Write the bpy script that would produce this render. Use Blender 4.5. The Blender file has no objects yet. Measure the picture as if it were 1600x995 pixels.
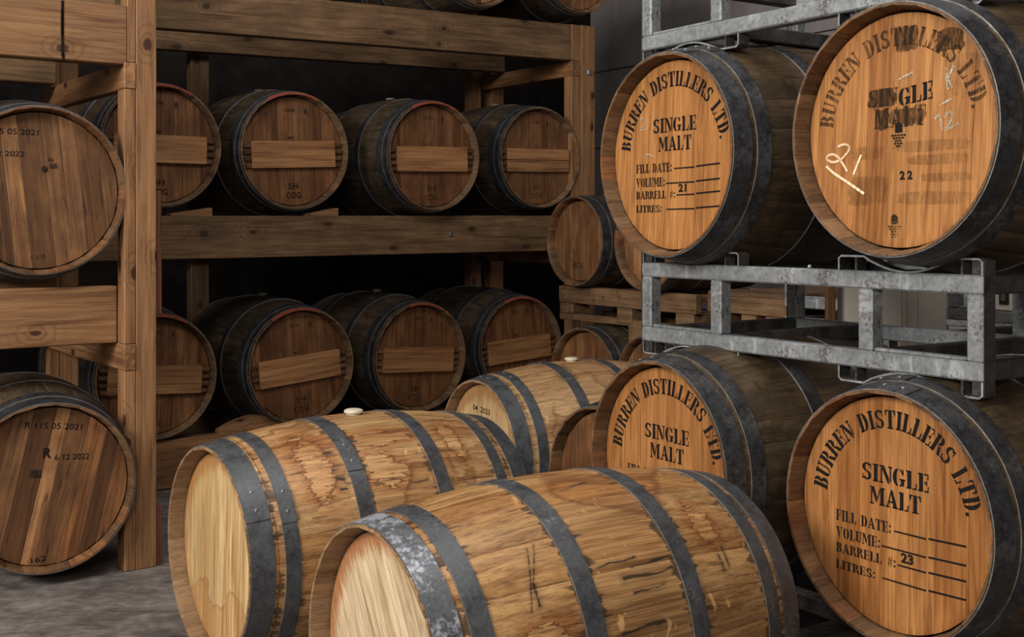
import bpy, bmesh, math, random
from math import sin, cos, pi, radians, atan2, sqrt
from mathutils import Vector, Matrix
S = bpy.context.scene
C = S.collection
HC = 1.215                                   # eye height

# ------------------------------------------------------------------ camera, world, lights, exposure
cam = bpy.data.objects.new('camera', bpy.data.cameras.new('camera'))
C.objects.link(cam); S.camera = cam
cam.location = (0, 0, HC); cam.rotation_euler = (pi / 2, 0, 0)
cam.data.sensor_width = 36; cam.data.lens = 1850 / 1600 * 36
cam.data.shift_y = -(497.5 - 355) / 1600
cam.data.clip_start = .05

W = bpy.data.worlds.new('world'); S.world = W; W.use_nodes = True
bgn = W.node_tree.nodes['Background']
bgn.inputs[0].default_value = (.95, .96, 1, 1); bgn.inputs[1].default_value = .05

def area(name, loc, target, sx, sy, power, col):
    l = bpy.data.lights.new(name, 'AREA'); l.shape = 'RECTANGLE'; l.size = sx; l.size_y = sy
    l.energy = power; l.color = col
    o = bpy.data.objects.new(name, l); C.objects.link(o); o.location = loc
    o.rotation_euler = (Vector(target) - Vector(loc)).to_track_quat('-Z', 'Y').to_euler()
    return o
area('daylight_door', (-4.6, -.9, 3.35), (0.3, 3.2, .7), 2.6, 1.7, 430, (1, .95, .87))
area('front_fill', (-.9, -4.6, 3.1), (0.1, 5.0, 1.0), 2.4, 1.6, 150, (1, .94, .86))  # added fill light from the camera side, no real window
area('roof_light', (0.1, 2.4, 4.1), (0.3, 2.9, 0), 1.4, 2.0, 85, (1, .97, .93))
S.view_settings.view_transform = 'Standard'; S.view_settings.look = 'None'
S.view_settings.gamma = 1; S.view_settings.use_curve_mapping = False
S.view_settings.exposure = 0.0

# ------------------------------------------------------------------ node helper
class G:
    def __init__(s, name):
        s.m = bpy.data.materials.new(name); s.m.use_nodes = True
        s.t = s.m.node_tree; s.b = s.t.nodes['Principled BSDF']
    def n(s, typ, **kw):
        x = s.t.nodes.new('ShaderNode' + typ)
        for k, v in kw.items(): setattr(x, k, v)
        return x
    def put(s, sock, v):
        if isinstance(v, bpy.types.NodeSocket): s.t.links.new(v, sock)
        elif v is not None:
            if isinstance(v, tuple) and len(v) == 3 and sock.type == 'RGBA': v = (*v, 1)
            sock.default_value = v
    def coord(s, obj=None):
        x = s.n('TexCoord')
        if obj: x.object = obj
        return x.outputs['Object']
    def rnd(s): return s.n('ObjectInfo').outputs['Random']
    def mth(s, op, a, b=None, c=None, clamp=False):
        x = s.n('Math', operation=op, use_clamp=clamp)
        for i, v in enumerate((a, b, c)): s.put(x.inputs[i], v)
        return x.outputs[0]
    def vm(s, op, a, b=None, out=0):
        x = s.n('VectorMath', operation=op)
        s.put(x.inputs[0], a); s.put(x.inputs[1], b)
        return x.outputs[out]
    def scl(s, v, sc): return s.vm('MULTIPLY', v, sc)
    def shift(s, v):                          # every piece gets its own bit of the grain
        c = s.n('CombineXYZ'); r = s.rnd()
        for i, k in enumerate((37.0, 91.0, 53.0)): s.put(c.inputs[i], s.mth('MULTIPLY', r, k))
        return s.vm('ADD', v, c.outputs[0])
    def noise(s, v, sc=1.0, det=4.0, ro=.55, dist=0.0, col=False):
        x = s.n('TexNoise'); s.put(x.inputs['Vector'], v); s.put(x.inputs['Scale'], sc)
        s.put(x.inputs['Detail'], det); s.put(x.inputs['Roughness'], ro); s.put(x.inputs['Distortion'], dist)
        return x.outputs['Color' if col else 'Fac']
    def ramp(s, f, stops, interp='LINEAR'):
        x = s.n('ValToRGB'); cr = x.color_ramp; cr.interpolation = interp
        while len(cr.elements) < len(stops): cr.elements.new(.5)
        for e, (p, c) in zip(cr.elements, stops):
            e.position = p; e.color = (c, c, c, 1) if isinstance(c, (int, float)) else (*c, 1)
        s.put(x.inputs[0], f); return x.outputs[0]
    def mix(s, f, a, b, mode='MIX'):
        x = s.n('Mix', data_type='RGBA', blend_type=mode)
        s.put(x.inputs[0], f); s.put(x.inputs[6], a); s.put(x.inputs[7], b)
        return x.outputs[2]
    def step(s, f, lo, hi):
        x = s.n('MapRange', interpolation_type='SMOOTHSTEP')
        for i, v in enumerate((f, lo, hi, 0.0, 1.0)): s.put(x.inputs[i], v)
        return x.outputs[0]
    def sep(s, v):
        x = s.n('SeparateXYZ'); s.put(x.inputs[0], v); return x.outputs
    def end(s, col, rough=.6, metal=0.0, bump=None, bs=.3, bd=.002, spec=.4):
        s.put(s.b.inputs['Base Color'], col); s.put(s.b.inputs['Roughness'], rough); s.put(s.b.inputs['Metallic'], metal)
        s.put(s.b.inputs['Specular IOR Level'], spec)
        if bump is not None:
            x = s.n('Bump'); s.put(x.inputs['Strength'], bs); s.put(x.inputs['Distance'], bd); s.put(x.inputs['Height'], bump)
            s.put(s.b.inputs['Normal'], x.outputs[0])
        return s.m

def wood(name, dark, light, var=.3, rough=.6, tint=None, tide=None, hoops=None, hoop_dirt=0.0, flecks=0.0, grime=None,
         edge=None, coarse=28.0, knots=0.0, bs=.35, root=None, tidecol=(.10, .035, .010), fine=150.0, streak=None, pores=.6, along=2.6, scuffs=None, blobs=None, axis=.335):
    """Sawn or split timber: the grain runs along each piece's own X axis."""
    g = G(name); o = g.coord(); p = g.shift(o)
    n1 = g.noise(g.scl(p, (along, coarse, coarse)), 1, 6, .6, .8)
    n2 = g.noise(g.scl(p, (5, fine, fine)), 1, 3, .6)
    n3 = g.noise(g.scl(p, (1.3, 7, 7)), 1, 2)
    f = g.mth('ADD', g.mth('MULTIPLY', n1, .48), g.mth('ADD', g.mth('MULTIPLY', n2, .27), g.mth('MULTIPLY', n3, .25)))
    col = g.ramp(f, [(.40, dark), (.50, tuple((a + b) / 2 for a, b in zip(dark, light))), (.62, light)])
    n4 = g.noise(g.scl(p, (2.2, fine * 2.2, fine * 2.2)), 1, 2, .5)
    col = g.mix(g.mth('MULTIPLY', g.step(n4, .52, .66), pores), col, g.mix(1.0, col, (.52, .45, .40), 'MULTIPLY'))
    r = g.rnd(); r2 = g.mth('FRACT', g.mth('MULTIPLY', r, 7.31))
    if tint: col = g.mix(g.mth('MULTIPLY', g.step(r2, .45, .9), .8), col, g.mix(1.0, col, tint, 'MULTIPLY'))
    if var:
        v = g.mth('MULTIPLY_ADD', r, 2 * var, 1 - var); c = g.n('CombineColor')
        for i in range(3): g.put(c.inputs[i], v)
        col = g.mix(1.0, col, c.outputs[0], 'MULTIPLY')
    col = g.mix(1.0, col, g.n('ObjectInfo').outputs['Color'], 'MULTIPLY')
    if flecks:                                # pale ray flecks across the grain
        fn = g.noise(g.vm('ADD', g.scl(p, (55, 16, 16)), g.scl(g.noise(g.scl(p, (6, 6, 6)), 1, 2, col=True), (6.0, 6.0, 6.0))), 1, 1)
        fl = g.mth('MULTIPLY', g.step(fn, .66, .74), g.step(g.noise(p, 7.0, 2), .47, .6))
        col = g.mix(g.mth('MULTIPLY', fl, flecks), col, tuple(min(1, x * 1.45) for x in light))
    if knots:
        vo = g.n('TexVoronoi', feature='F1', distance='EUCLIDEAN', voronoi_dimensions='2D'); kv = g.n('CombineXYZ'); sp_ = g.sep(p)
        g.put(kv.inputs[0], g.mth('MULTIPLY', sp_[0], 2.7)); g.put(kv.inputs[1], g.mth('MULTIPLY', g.mth('ADD', sp_[1], sp_[2]), 4.6)); g.put(vo.inputs['Vector'], kv.outputs[0]); g.put(vo.inputs['Scale'], 1.0)
        d = g.mth('ADD', vo.outputs['Distance'], g.mth('MULTIPLY', g.mth('SUBTRACT', n1, .5), .16))
        ring = g.mth('SINE', g.mth('MULTIPLY', d, 75.0))
        near = g.step(d, .34, .10)
        col = g.mix(g.mth('MULTIPLY', near, g.mth('MULTIPLY', g.step(ring, .1, .9), .4)), col, tuple(x * .45 for x in dark))
        col = g.mix(g.mth('MULTIPLY', g.step(d, .085, .045), knots), col, (dark[0] * .22, dark[1] * .14, dark[2] * .12))
    if grime:                                 # old dirt in blotches
        gn = g.noise(g.coord(root) if root else p, 9.0, 5, .65); ga = g.noise(g.scl(p, (6, 26, 26)), 1, 4)
        col = g.mix(g.mth('MULTIPLY', g.step(g.mth('MULTIPLY_ADD', ga, .35, g.mth('MULTIPLY', gn, .8)), .42, .72), grime[0]), col, grime[1])
    if streak:                                # short dark scuffs along or across the piece
        sn = g.noise(g.scl(p, streak[0]), 1, 1, .5)
        sa = g.noise(p, 5.0, 1)
        col = g.mix(g.mth('MULTIPLY', g.mth('MULTIPLY', g.step(sn, .63, .70), g.step(sa, .47, .56)), streak[1]), col, (.018, .012, .008))
    if tide:                                  # dried water marks with ragged edges along the grain
        rc = g.coord(root) if root else o
        jag = g.mth('MULTIPLY', g.mth('SUBTRACT', g.noise(g.scl(o, (9, 130, 130)), 1, 2), .5), tide[2])
        tn = g.mth('ADD', g.noise(g.vm('ADD', rc, (tide[3], 0.0, 0.0)), tide[0], 2.0, .5, .3), jag)
        if len(tide) > 4: tn = g.mth('ADD', tn, g.mth('MULTIPLY', g.mth('ADD', g.sep(o)[0], tide[5]), tide[4]))
        line = g.mth('MULTIPLY', g.step(tn, .545, .562), g.step(tn, .592, .564))
        inside = g.step(tn, .55, .57)
        col = g.mix(g.mth('MULTIPLY', inside, tide[1] * .6), col, g.mix(1.0, col, (.82, .56, .40), 'MULTIPLY'))
        col = g.mix(g.mth('MULTIPLY', line, tide[1]), col, tidecol)
    if scuffs or blobs:                       # marks with a place of their own, in barrel coordinates (length, arc)
        rx_ = g.sep(g.coord(root)); X = rx_[0]
        A = g.mth('MULTIPLY', g.mth('ARCTAN2', rx_[1], g.mth('SUBTRACT', rx_[2], axis)), .33)
        A = g.mth('ADD', A, g.mth('MULTIPLY', g.mth('SUBTRACT', g.noise(g.coord(root), 14.0, 2), .5), .022))
        jg = g.mth('SUBTRACT', g.noise(g.scl(o, (14, 120, 120)), 1, 3), .5)
    if blobs:
        fld = None
        for bx, ba, brx, bra in blobs:
            dx = g.mth('MULTIPLY', g.mth('SUBTRACT', X, bx), 1 / brx); da = g.mth('MULTIPLY', g.mth('SUBTRACT', A, ba * .33), 1 / bra)
            dd = g.mth('SQRT', g.mth('ADD', g.mth('MULTIPLY', dx, dx), g.mth('MULTIPLY', da, da)))
            fld = dd if fld is None else g.mth('MINIMUM', fld, dd)
        wob = g.mth('SUBTRACT', g.noise(g.coord(root), 16.0, 3), .5)
        fld = g.mth('ADD', fld, g.mth('ADD', g.mth('MULTIPLY', jg, 1.7), g.mth('MULTIPLY', wob, 1.7)))
        halo = g.mth('MULTIPLY', g.step(fld, 1.9, 1.05), g.step(fld, .93, 1.0))
        col = g.mix(g.mth('MULTIPLY', halo, .75), col, g.mix(1.0, col, (.80, .54, .38), 'MULTIPLY'))
        col = g.mix(g.mth('MULTIPLY', g.step(fld, 1.0, .9), .55), col, g.mix(1.0, col, (1.38, 1.36, 1.36), 'MULTIPLY'))
        ln = g.mth('MULTIPLY', g.step(fld, .92, .99), g.step(fld, 1.13, 1.01))
        col = g.mix(g.mth('MULTIPLY', ln, .9), col, (.085, .028, .009))
    if scuffs:
        tot = None
        for x0, a0, x1, a1, w in scuffs:
            s0, s1 = a0 * .33, a1 * .33; ux, us = x1 - x0, s1 - s0; ll = ux * ux + us * us
            qx, qs = g.mth('SUBTRACT', X, x0), g.mth('SUBTRACT', A, s0)
            t = g.mth('MULTIPLY', g.mth('ADD', g.mth('MULTIPLY', qx, ux), g.mth('MULTIPLY', qs, us)), 1 / ll, clamp=True)
            ex, es = g.mth('SUBTRACT', qx, g.mth('MULTIPLY', t, ux)), g.mth('SUBTRACT', qs, g.mth('MULTIPLY', t, us))
            d = g.mth('SQRT', g.mth('ADD', g.mth('MULTIPLY', ex, ex), g.mth('MULTIPLY', es, es)))
            d = g.mth('MULTIPLY', g.mth('ADD', d, g.mth('MULTIPLY', jg, w * 4.5)), 1 / w)
            tot = d if tot is None else g.mth('MINIMUM', tot, d)
        col = g.mix(g.mth('MULTIPLY', g.step(tot, 1.0, .45), .92), col, (.016, .011, .008))
        col = g.mix(g.mth('MULTIPLY', g.step(tot, 5.5, .8), .35), col, (.05, .03, .016))
    if hoops and hoop_dirt:                   # iron stain bleeding from the hoops
        x = g.sep(o)[0]; tot = None
        for h in hoops:
            d = g.mth('ABSOLUTE', g.mth('SUBTRACT', x, h))
            tot = d if tot is None else g.mth('MINIMUM', tot, d)
        bl = g.noise(g.scl(p, (16, 60, 60)), 1, 3); bl2 = g.noise(p, 12.0, 2)
        reach = g.mth('MULTIPLY', g.step(g.mth('MULTIPLY_ADD', bl, .6, g.mth('MULTIPLY', bl2, .5)), .53, .76), .045)
        reach = g.mth('ADD', reach, .0012)
        k = g.step(g.mth('DIVIDE', tot, reach), 1.1, .3)
        col = g.mix(g.mth('MULTIPLY', k, hoop_dirt), col, (.03, .02, .012))
    if edge:                                  # rust-brown seep from the rim of a head
        sp = g.sep(o); rad = g.mth('SQRT', g.mth('ADD', g.mth('POWER', sp[0], 2.0), g.mth('POWER', sp[1], 2.0)))
        rad = g.mth('ADD', rad, g.mth('MULTIPLY', g.mth('SUBTRACT', g.noise(g.scl(o, (12, 110, 110)), 1, 3), .5), .10))
        rad = g.mth('ADD', rad, g.mth('MULTIPLY', sp[0], edge[2]))
        k = g.step(rad, edge[0], edge[0] + .045)
        col = g.mix(g.mth('MULTIPLY', k, edge[3]), col, edge[1])
    return g.end(col, rough, 0, g.mth('MULTIPLY_ADD', n4, -.4, g.mth('MULTIPLY_ADD', n2, .6, n1)), bs, .0015)

def metal(name, base, lightc, patch=None, rough=.5, met=.65, spangle=False, rust=None, sc=1.0):
    g = G(name); o = g.coord()
    n = g.noise(o, 22.0 * sc, 6, .7); n2 = g.noise(o, 130.0 * sc, 3, .7)
    col = g.ramp(g.mth('MULTIPLY_ADD', n2, .4, g.mth('MULTIPLY', n, .65)), [(.35, base), (.72, lightc)])
    if spangle:
        vo = g.n('TexVoronoi'); g.put(vo.inputs['Vector'], g.scl(g.shift(o), (1.0, 1.0, 1.0))); g.put(vo.inputs['Scale'], 85.0)
        col = g.mix(.45, col, g.mix(g.sep(vo.outputs['Color'])[0], base, lightc))
        st = g.noise(g.scl(g.shift(o), (30, 8, 8)), 1, 4)
        col = g.mix(g.mth('MULTIPLY', g.step(st, .57, .68), .55), col, tuple(min(1, x * 1.5) for x in lightc))
    if patch:                                 # (threshold, colour, amount, scale)
        for th, pc, am, ps in patch:
            pn = g.mth('MULTIPLY_ADD', g.noise(o, ps * 9, 4, .7), .5, g.mth('MULTIPLY', g.noise(o, ps, 4, .6), .6))
            col = g.mix(g.mth('MULTIPLY', g.step(pn, th - .03, th + .08), am), col, pc)
    return g.end(col, g.ramp(n, [(.3, rough - .1), (.7, rough + .15)]), met, n2, .25, .001, .5)

def plain(name, col, rough=.6, var=.12, sc=40.0, met=0.0, spec=.4):
    g = G(name); n = g.noise(g.coord(), sc, 4)
    return g.end(g.ramp(n, [(.3, tuple(x * (1 - var) for x in col)), (.7, tuple(min(1, x * (1 + var)) for x in col))]), rough, met, spec=spec)

def ink(name, col, cover, sc=220.0, along=(1, 1, 1), most=1.0, soft=.07):
    """Worn print: paint that has partly come away, so the board shows through."""
    g = G(name); o = g.coord()
    n = g.mth('MULTIPLY_ADD', g.noise(g.scl(o, along), sc, 3, .6), .6, g.mth('MULTIPLY', g.noise(g.scl(o, along), sc * .17, 3), .4))
    a = g.mth('MULTIPLY', g.step(n, .5 + (.5 - cover) * .6 - soft, .5 + (.5 - cover) * .6 + soft), most)
    tr = g.n('BsdfTransparent'); mx = g.n('MixShader')
    g.put(g.b.inputs['Base Color'], col); g.put(g.b.inputs['Roughness'], .75); g.put(g.b.inputs['Specular IOR Level'], .15)
    g.put(mx.inputs[0], a); g.t.links.new(tr.outputs[0], mx.inputs[1]); g.t.links.new(g.b.outputs[0], mx.inputs[2])
    g.t.links.new(mx.outputs[0], g.t.nodes['Material Output'].inputs[0])
    return g.m

M = {}
M['oak_end_new'] = wood('oak_end_new', (.17, .095, .045), (.36, .225, .12), var=.18, fine=220)
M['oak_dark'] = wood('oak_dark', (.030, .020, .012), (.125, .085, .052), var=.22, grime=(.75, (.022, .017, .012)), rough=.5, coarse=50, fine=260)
M['oak_dark_end'] = wood('oak_dark_end', (.09, .05, .026), (.24, .145, .08), var=.25)
M['oak_grimy'] = wood('oak_grimy', (.040, .026, .013), (.125, .080, .042), var=.12, grime=(.7, (.020, .015, .010)), rough=.45, coarse=50, fine=260, streak=((30, 9, 9), .5))
M['oak_grimy_end'] = wood('oak_grimy_end', (.08, .040, .018), (.20, .11, .05), var=.3, tint=(1.1, .8, .6))
M['head_orange'] = wood('head_orange', (.215, .080, .021), (.51, .238, .078), var=.09, rough=.42, coarse=55, fine=230,
                        edge=(.247, (.15, .05, .015), 0.0, .6), tint=(.82, .74, .66), pores=.5, along=4.0)
M['head_brown'] = wood('head_brown', (.105, .038, .013), (.31, .142, .055), var=.20, rough=.55, grime=(.5, (.04, .018, .008)), coarse=45, fine=220, tint=(.7, .62, .55))
M['head_left'] = wood('head_left', (.125, .050, .018), (.39, .195, .080), var=.28, rough=.55, tint=(.62, .50, .40), grime=(.55, (.06, .026, .011)), streak=((9, 60, 60), .6), coarse=40, fine=220)
M['bar_pine'] = wood('bar_pine', (.17, .066, .023), (.50, .255, .108), var=.14, coarse=60, rough=.55, fine=200)
M['bar_end'] = wood('bar_end', (.06, .028, .012), (.18, .09, .04), var=.3)
M['pine'] = wood('pine', (.135, .058, .022), (.37, .195, .088), var=.12, knots=.9, coarse=34, rough=.6, fine=200)
M['pine_worn'] = wood('pine_worn', (.085, .044, .019), (.285, .168, .085), var=.1, knots=.85, coarse=34, rough=.65, fine=200, grime=(.4, (.06, .036, .019)))
M['pine_red'] = wood('pine_red', (.09, .026, .014), (.25, .09, .05), var=.1, coarse=60)
M['pallet'] = wood('pallet_wood', (.085, .045, .02), (.28, .165, .085), var=.2, coarse=45, grime=(.4, (.06, .035, .018)), streak=((40, 12, 12), .5), fine=220)
M['hoop_new'] = metal('hoop_new', (.035, .037, .041), (.125, .13, .14), patch=[(.66, (.36, .37, .40), .55, 13.0)], rough=.5, met=.45)
M['hoop_salty'] = metal('hoop_salty', (.045, .047, .052), (.15, .155, .17), patch=[(.57, (.46, .49, .56), .7, 9.0)], rough=.5, met=.4)
M['hoop_black'] = metal('hoop_black', (.016, .016, .017), (.085, .085, .09), patch=[(.58, (.15, .15, .155), .55, 8.0)], rough=.42, met=.55)
M['hoop_dark'] = metal('hoop_dark', (.02, .022, .027), (.085, .09, .105), patch=[(.62, (.2, .2, .22), .5, 14.0)], rough=.42, met=.6)
M['hoop_edge'] = metal('hoop_edge', (.16, .155, .15), (.42, .41, .40), rough=.35, met=.7)
M['galv'] = metal('galvanised_steel', (.16, .175, .19), (.37, .39, .405), patch=[(.62, (.06, .052, .045), .8, 11.0)], rough=.5, met=.45, spangle=True)
M['galv_dark'] = metal('galvanised_steel_grimy_shaded', (.035, .032, .030), (.11, .10, .097), patch=[(.58, (.02, .017, .015), .8, 16.0)], rough=.6, met=.4)  # darker copy of galv for inner and turned-away faces: grime plus painted shade
M['rivet'] = metal('rivet_steel', (.16, .16, .17), (.35, .36, .37), rough=.4, met=.7)
M['bung'] = plain('bung_silicone', (.60, .54, .42), .5, .08)
M['bung_dark'] = plain('bung_grey', (.16, .145, .12), .6, .15)
M['black_ink'] = ink('black_ink', (.010, .008, .007), .90, 120)
M['black_print'] = ink('black_print', (.010, .008, .008), .80, 240)
M['worn_print'] = ink('worn_print', (.02, .014, .010), .56, 240)
M['smudge'] = ink('smudged_ink', (.026, .016, .009), .62, 130, (1, 1.6, .4), .66, .16)
M['smudge_faint'] = ink('smudged_ink_faint', (.05, .026, .012), .50, 110, (1, 1.6, .4), .27, .16)
M['chalk'] = ink('chalk', (.95, .72, .48), .85, 300)
M['chalk_white'] = ink('chalk_white', (.50, .50, .42), .52, 260)
M['red_wax'] = ink('red_wax', (.28, .07, .045), .68, 90)

# ------------------------------------------------------------------ mesh helpers
def link(name, me, mats=(), parent=None, loc=None, rot=None):
    for m in mats: me.materials.append(m)
    o = bpy.data.objects.new(name, me); C.objects.link(o)
    if parent: o.parent = parent
    if loc: o.location = loc
    if rot: o.rotation_euler = rot
    return o
def pydata(name, v, f, smooth=None, mi=None):
    me = bpy.data.meshes.new(name); me.from_pydata(v, [], f)
    if mi: me.polygons.foreach_set('material_index', mi)
    if smooth:
        me.polygons.foreach_set('use_smooth', [True] * len(f)); me.set_sharp_from_angle(angle=radians(smooth))
    me.update(); return me
def thing(name, label, cat, loc=(0, 0, 0), rz=0.0, group=None):
    o = bpy.data.objects.new(name, None); C.objects.link(o); o.location = loc; o.rotation_euler = (0, 0, rz)
    o.empty_display_size = .1
    tag(o, label, cat, group); return o
def tag(o, label, cat, group=None):
    o['label'] = label; o['category'] = cat
    if group: o['group'] = group
    return o
BOX = {}
def boxmesh(dx, dy, dz, bev, rough=0.0, seed=0):
    key = (round(dx, 4), round(dy, 4), round(dz, 4), bev, rough, seed if rough else 0)
    if key in BOX: return BOX[key]
    bm = bmesh.new(); bmesh.ops.create_cube(bm, size=1)
    bmesh.ops.scale(bm, vec=(dx, dy, dz), verts=bm.verts)
    if rough:
        rd = random.Random(seed)
        for v in bm.verts: v.co += Vector([rd.uniform(-rough, rough) for _ in range(3)])
    if bev: bmesh.ops.bevel(bm, geom=bm.edges[:], offset=bev, segments=1, affect='EDGES')
    me = bpy.data.meshes.new('board'); bm.to_mesh(me); bm.free(); BOX[key] = me
    return me
def bar(name, mat, parent, x0, x1, y0, y1, z0, z1, axis='x', bev=.003, rough=0.0, seed=0):
    """A timber or tube filling the box, its mesh always long in its own X."""
    d = {'x': x1 - x0, 'y': y1 - y0, 'z': z1 - z0}
    if axis == 'x': dims, rot = (d['x'], d['y'], d['z']), (0, 0, 0)
    elif axis == 'y': dims, rot = (d['y'], d['x'], d['z']), (0, 0, pi / 2)
    else: dims, rot = (d['z'], d['y'], d['x']), (0, -pi / 2, 0)
    me = boxmesh(*dims, bev, rough, seed)
    if len(me.materials) and me.materials[0] != mat: me = me.copy(); me.materials.clear()
    if not len(me.materials): me.materials.append(mat)
    o = bpy.data.objects.new(name, me); C.objects.link(o); o.parent = parent
    o.location = ((x0 + x1) / 2, (y0 + y1) / 2, (z0 + z1) / 2); o.rotation_euler = rot
    return o

# ------------------------------------------------------------------ stencil letters
def Rc(a, b, c, d): return [(a, b), (c, b), (c, d), (a, d)]
def Ac(cx, cy, rx, ry, ix, iy, a0, a1, n=9):
    out = []
    for i in range(n):
        t, u = radians(a0 + (a1 - a0) * i / n), radians(a0 + (a1 - a0) * (i + 1) / n)
        out.append([(cx + rx * cos(t), cy + ry * sin(t)), (cx + rx * cos(u), cy + ry * sin(u)),
                    (cx + ix * cos(u), cy + iy * sin(u)), (cx + ix * cos(t), cy + iy * sin(t))])
    return out
ST = [Rc(.06, 0, .28, 1), Rc(0, 0, .28, .085), Rc(0, .915, .28, 1)]
FT = [Rc(.34, .915, .58, 1), [(.50, .70), (.58, .70), (.58, .93), (.54, .93)], Rc(.34, .46, .46, .54), Rc(.44, .37, .50, .63)]
GL = {
 'B': (.66, ST + Ac(.34, .745, .25, .255, .05, .165, -90, 90) + Ac(.34, .27, .30, .27, .08, .18, -90, 90)),
 'U': (.68, [Rc(.06, .26, .27, 1), Rc(0, .915, .32, 1), Rc(.50, .26, .59, 1), Rc(.42, .915, .68, 1)]
       + Ac(.325, .26, .265, .26, .055, .17, 180, 262) + Ac(.325, .26, .265, .26, .175, .17, 278, 360)),
 'R': (.70, ST + Ac(.34, .735, .27, .265, .05, .175, -90, 90) + [[(.38, .45), (.54, .45), (.70, .085), (.70, 0), (.52, 0), (.50, .06)]]),
 'E': (.62, ST + FT + [Rc(.34, 0, .60, .085), [(.52, .06), (.56, .06), (.61, .32), (.55, .32)]]),
 'F': (.60, ST + FT),
 'N': (.72, [Rc(.07, 0, .15, .82), Rc(0, 0, .23, .085), [(.0, 1), (.26, 1), (.56, .34), (.56, 0), (.50, 0), (.12, .85), (.0, .92)], Rc(.60, .12, .68, 1), Rc(.50, .915, .74, 1)]),
 'D': (.68, ST + Ac(.34, .5, .32, .5, .09, .40, -90, 90)),
 'I': (.34, [Rc(.06, 0, .28, 1), Rc(0, 0, .34, .085), Rc(0, .915, .34, 1)]),
 'S': (.62, Ac(.31, .735, .28, .265, .09, .17, 25, 275) + Ac(.31, .27, .28, .27, .09, .17, -155, 95) + [Rc(.50, .66, .56, .96), Rc(.04, .04, .10, .34)]),
 'T': (.68, [Rc(.23, 0, .45, 1), Rc(.15, 0, .53, .085), Rc(0, .915, .19, 1), [(0, .68), (.05, .68), (.11, .93), (0, .93)], Rc(.49, .915, .68, 1), [(.68, .68), (.63, .68), (.57, .93), (.68, .93)]]),
 'L': (.60, ST + [Rc(.34, 0, .58, .085), [(.50, .06), (.58, .06), (.60, .36), (.54, .36)]]),
 'G': (.72, Ac(.31, .5, .31, .5, .09, .41, 95, 265) + Ac(.37, .5, .27, .5, .17, .41, 28, 85) + Ac(.37, .5, .27, .5, .17, .41, -85, -50) + [Rc(.46, .05, .66, .42), Rc(.38, .36, .72, .45), Rc(.56, .66, .62, .97)]),
 'A': (.78, [[(.08, .03), (.17, .03), (.36, .80), (.31, .90)], Rc(0, 0, .26, .085), [(.34, 1), (.45, 1), (.74, .03), (.50, .03), (.32, .92)], Rc(.44, 0, .80, .085), Rc(.22, .28, .46, .37)]),
 'M': (.94, [Rc(.07, 0, .15, .9), Rc(0, 0, .24, .085), [(0, 1), (.27, 1), (.47, .40), (.43, .12), (.40, .12), (.08, .92), (0, .92)], [(.46, .10), (.66, .85), (.62, .95), (.49, .44)], Rc(.67, 0, .88, 1), Rc(.61, 0, .95, .085), Rc(.67, .915, .95, 1)]),
 'V': (.74, [[(.06, .97), (.29, .97), (.44, .30), (.38, 0), (.34, 0)], Rc(0, .915, .35, 1), [(.47, .28), (.42, .04), (.60, .95), (.68, .95)], Rc(.50, .915, .76, 1)]),
 'O': (.70, Ac(.32, .5, .31, .5, .09, .41, 97, 263) + Ac(.37, .5, .31, .5, .09, .41, -83, 83)),
 '#': (.62, [[(.16, 0), (.22, 0), (.34, 1), (.28, 1)], [(.36, 0), (.42, 0), (.54, 1), (.48, 1)], Rc(.06, .30, .56, .36), Rc(.10, .62, .60, .68)]),
 ':': (.26, [Rc(.04, .06, .22, .26), Rc(.04, .54, .22, .74)]),
 '.': (.22, [Rc(.02, 0, .20, .19)]),
 ' ': (.42, []),
}
def s_line(text, u0, u1, v0, v1):
    tot = sum(GL[c][0] + .055 for c in text) - .055; k = (u1 - u0) / tot; x = 0; out = []
    for c in text:
        for p in GL[c][1]: out.append([(u0 + (x + a) * k, v0 + b * (v1 - v0)) for a, b in p])
        x += GL[c][0] + .055
    return out
def s_arc(text, rin, h, a0, a1):
    """Letters set round a circle; angles in degrees clockwise from the top."""
    tot = sum(GL[c][0] + .07 for c in text) - .07; x = 0; out = []
    for c in text:
        w = GL[c][0]; mid = radians(a0 + (a1 - a0) * (x + w / 2) / tot)
        k = radians(a1 - a0) * (rin + h * .45) / tot
        for p in GL[c][1]:
            q = []
            for a, b in p:
                lx, ly = (a - w / 2) * k, rin + b * h
                q.append((lx * cos(mid) + ly * sin(mid), -lx * sin(mid) + ly * cos(mid)))
            out.append(q)
        x += w + .07
    return out
def stroke(pts, w, w2=None):
    out = []; n = len(pts)
    for i in range(n - 1):
        (a, b), (c, d) = pts[i], pts[i + 1]; l = sqrt((c - a) ** 2 + (d - b) ** 2) or 1e-6
        ww = w if w2 is None else w + (w2 - w) * (i + .5) / (n - 1)
        ex, ey = (c - a) / l * ww * .3, (d - b) / l * ww * .3
        nx, ny = -(d - b) / l * ww / 2, (c - a) / l * ww / 2
        out.append([(a - ex + nx, b - ey + ny), (a - ex - nx, b - ey - ny), (c + ex - nx, d + ey - ny), (c + ex + nx, d + ey + ny)])
    return out
def smooth_pts(pts, k=4):
    out = []
    for i in range(len(pts) - 1):
        p0 = pts[max(i - 1, 0)]; p1 = pts[i]; p2 = pts[i + 1]; p3 = pts[min(i + 2, len(pts) - 1)]
        for j in range(k):
            t = j / k
            out.append(tuple(.5 * (2 * p1[a] + (p2[a] - p0[a]) * t + (2 * p0[a] - 5 * p1[a] + 4 * p2[a] - p3[a]) * t * t + (3 * p1[a] - p0[a] - 3 * p2[a] + p3[a]) * t ** 3) for a in (0, 1)))
    out.append(pts[-1]); return out
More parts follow.
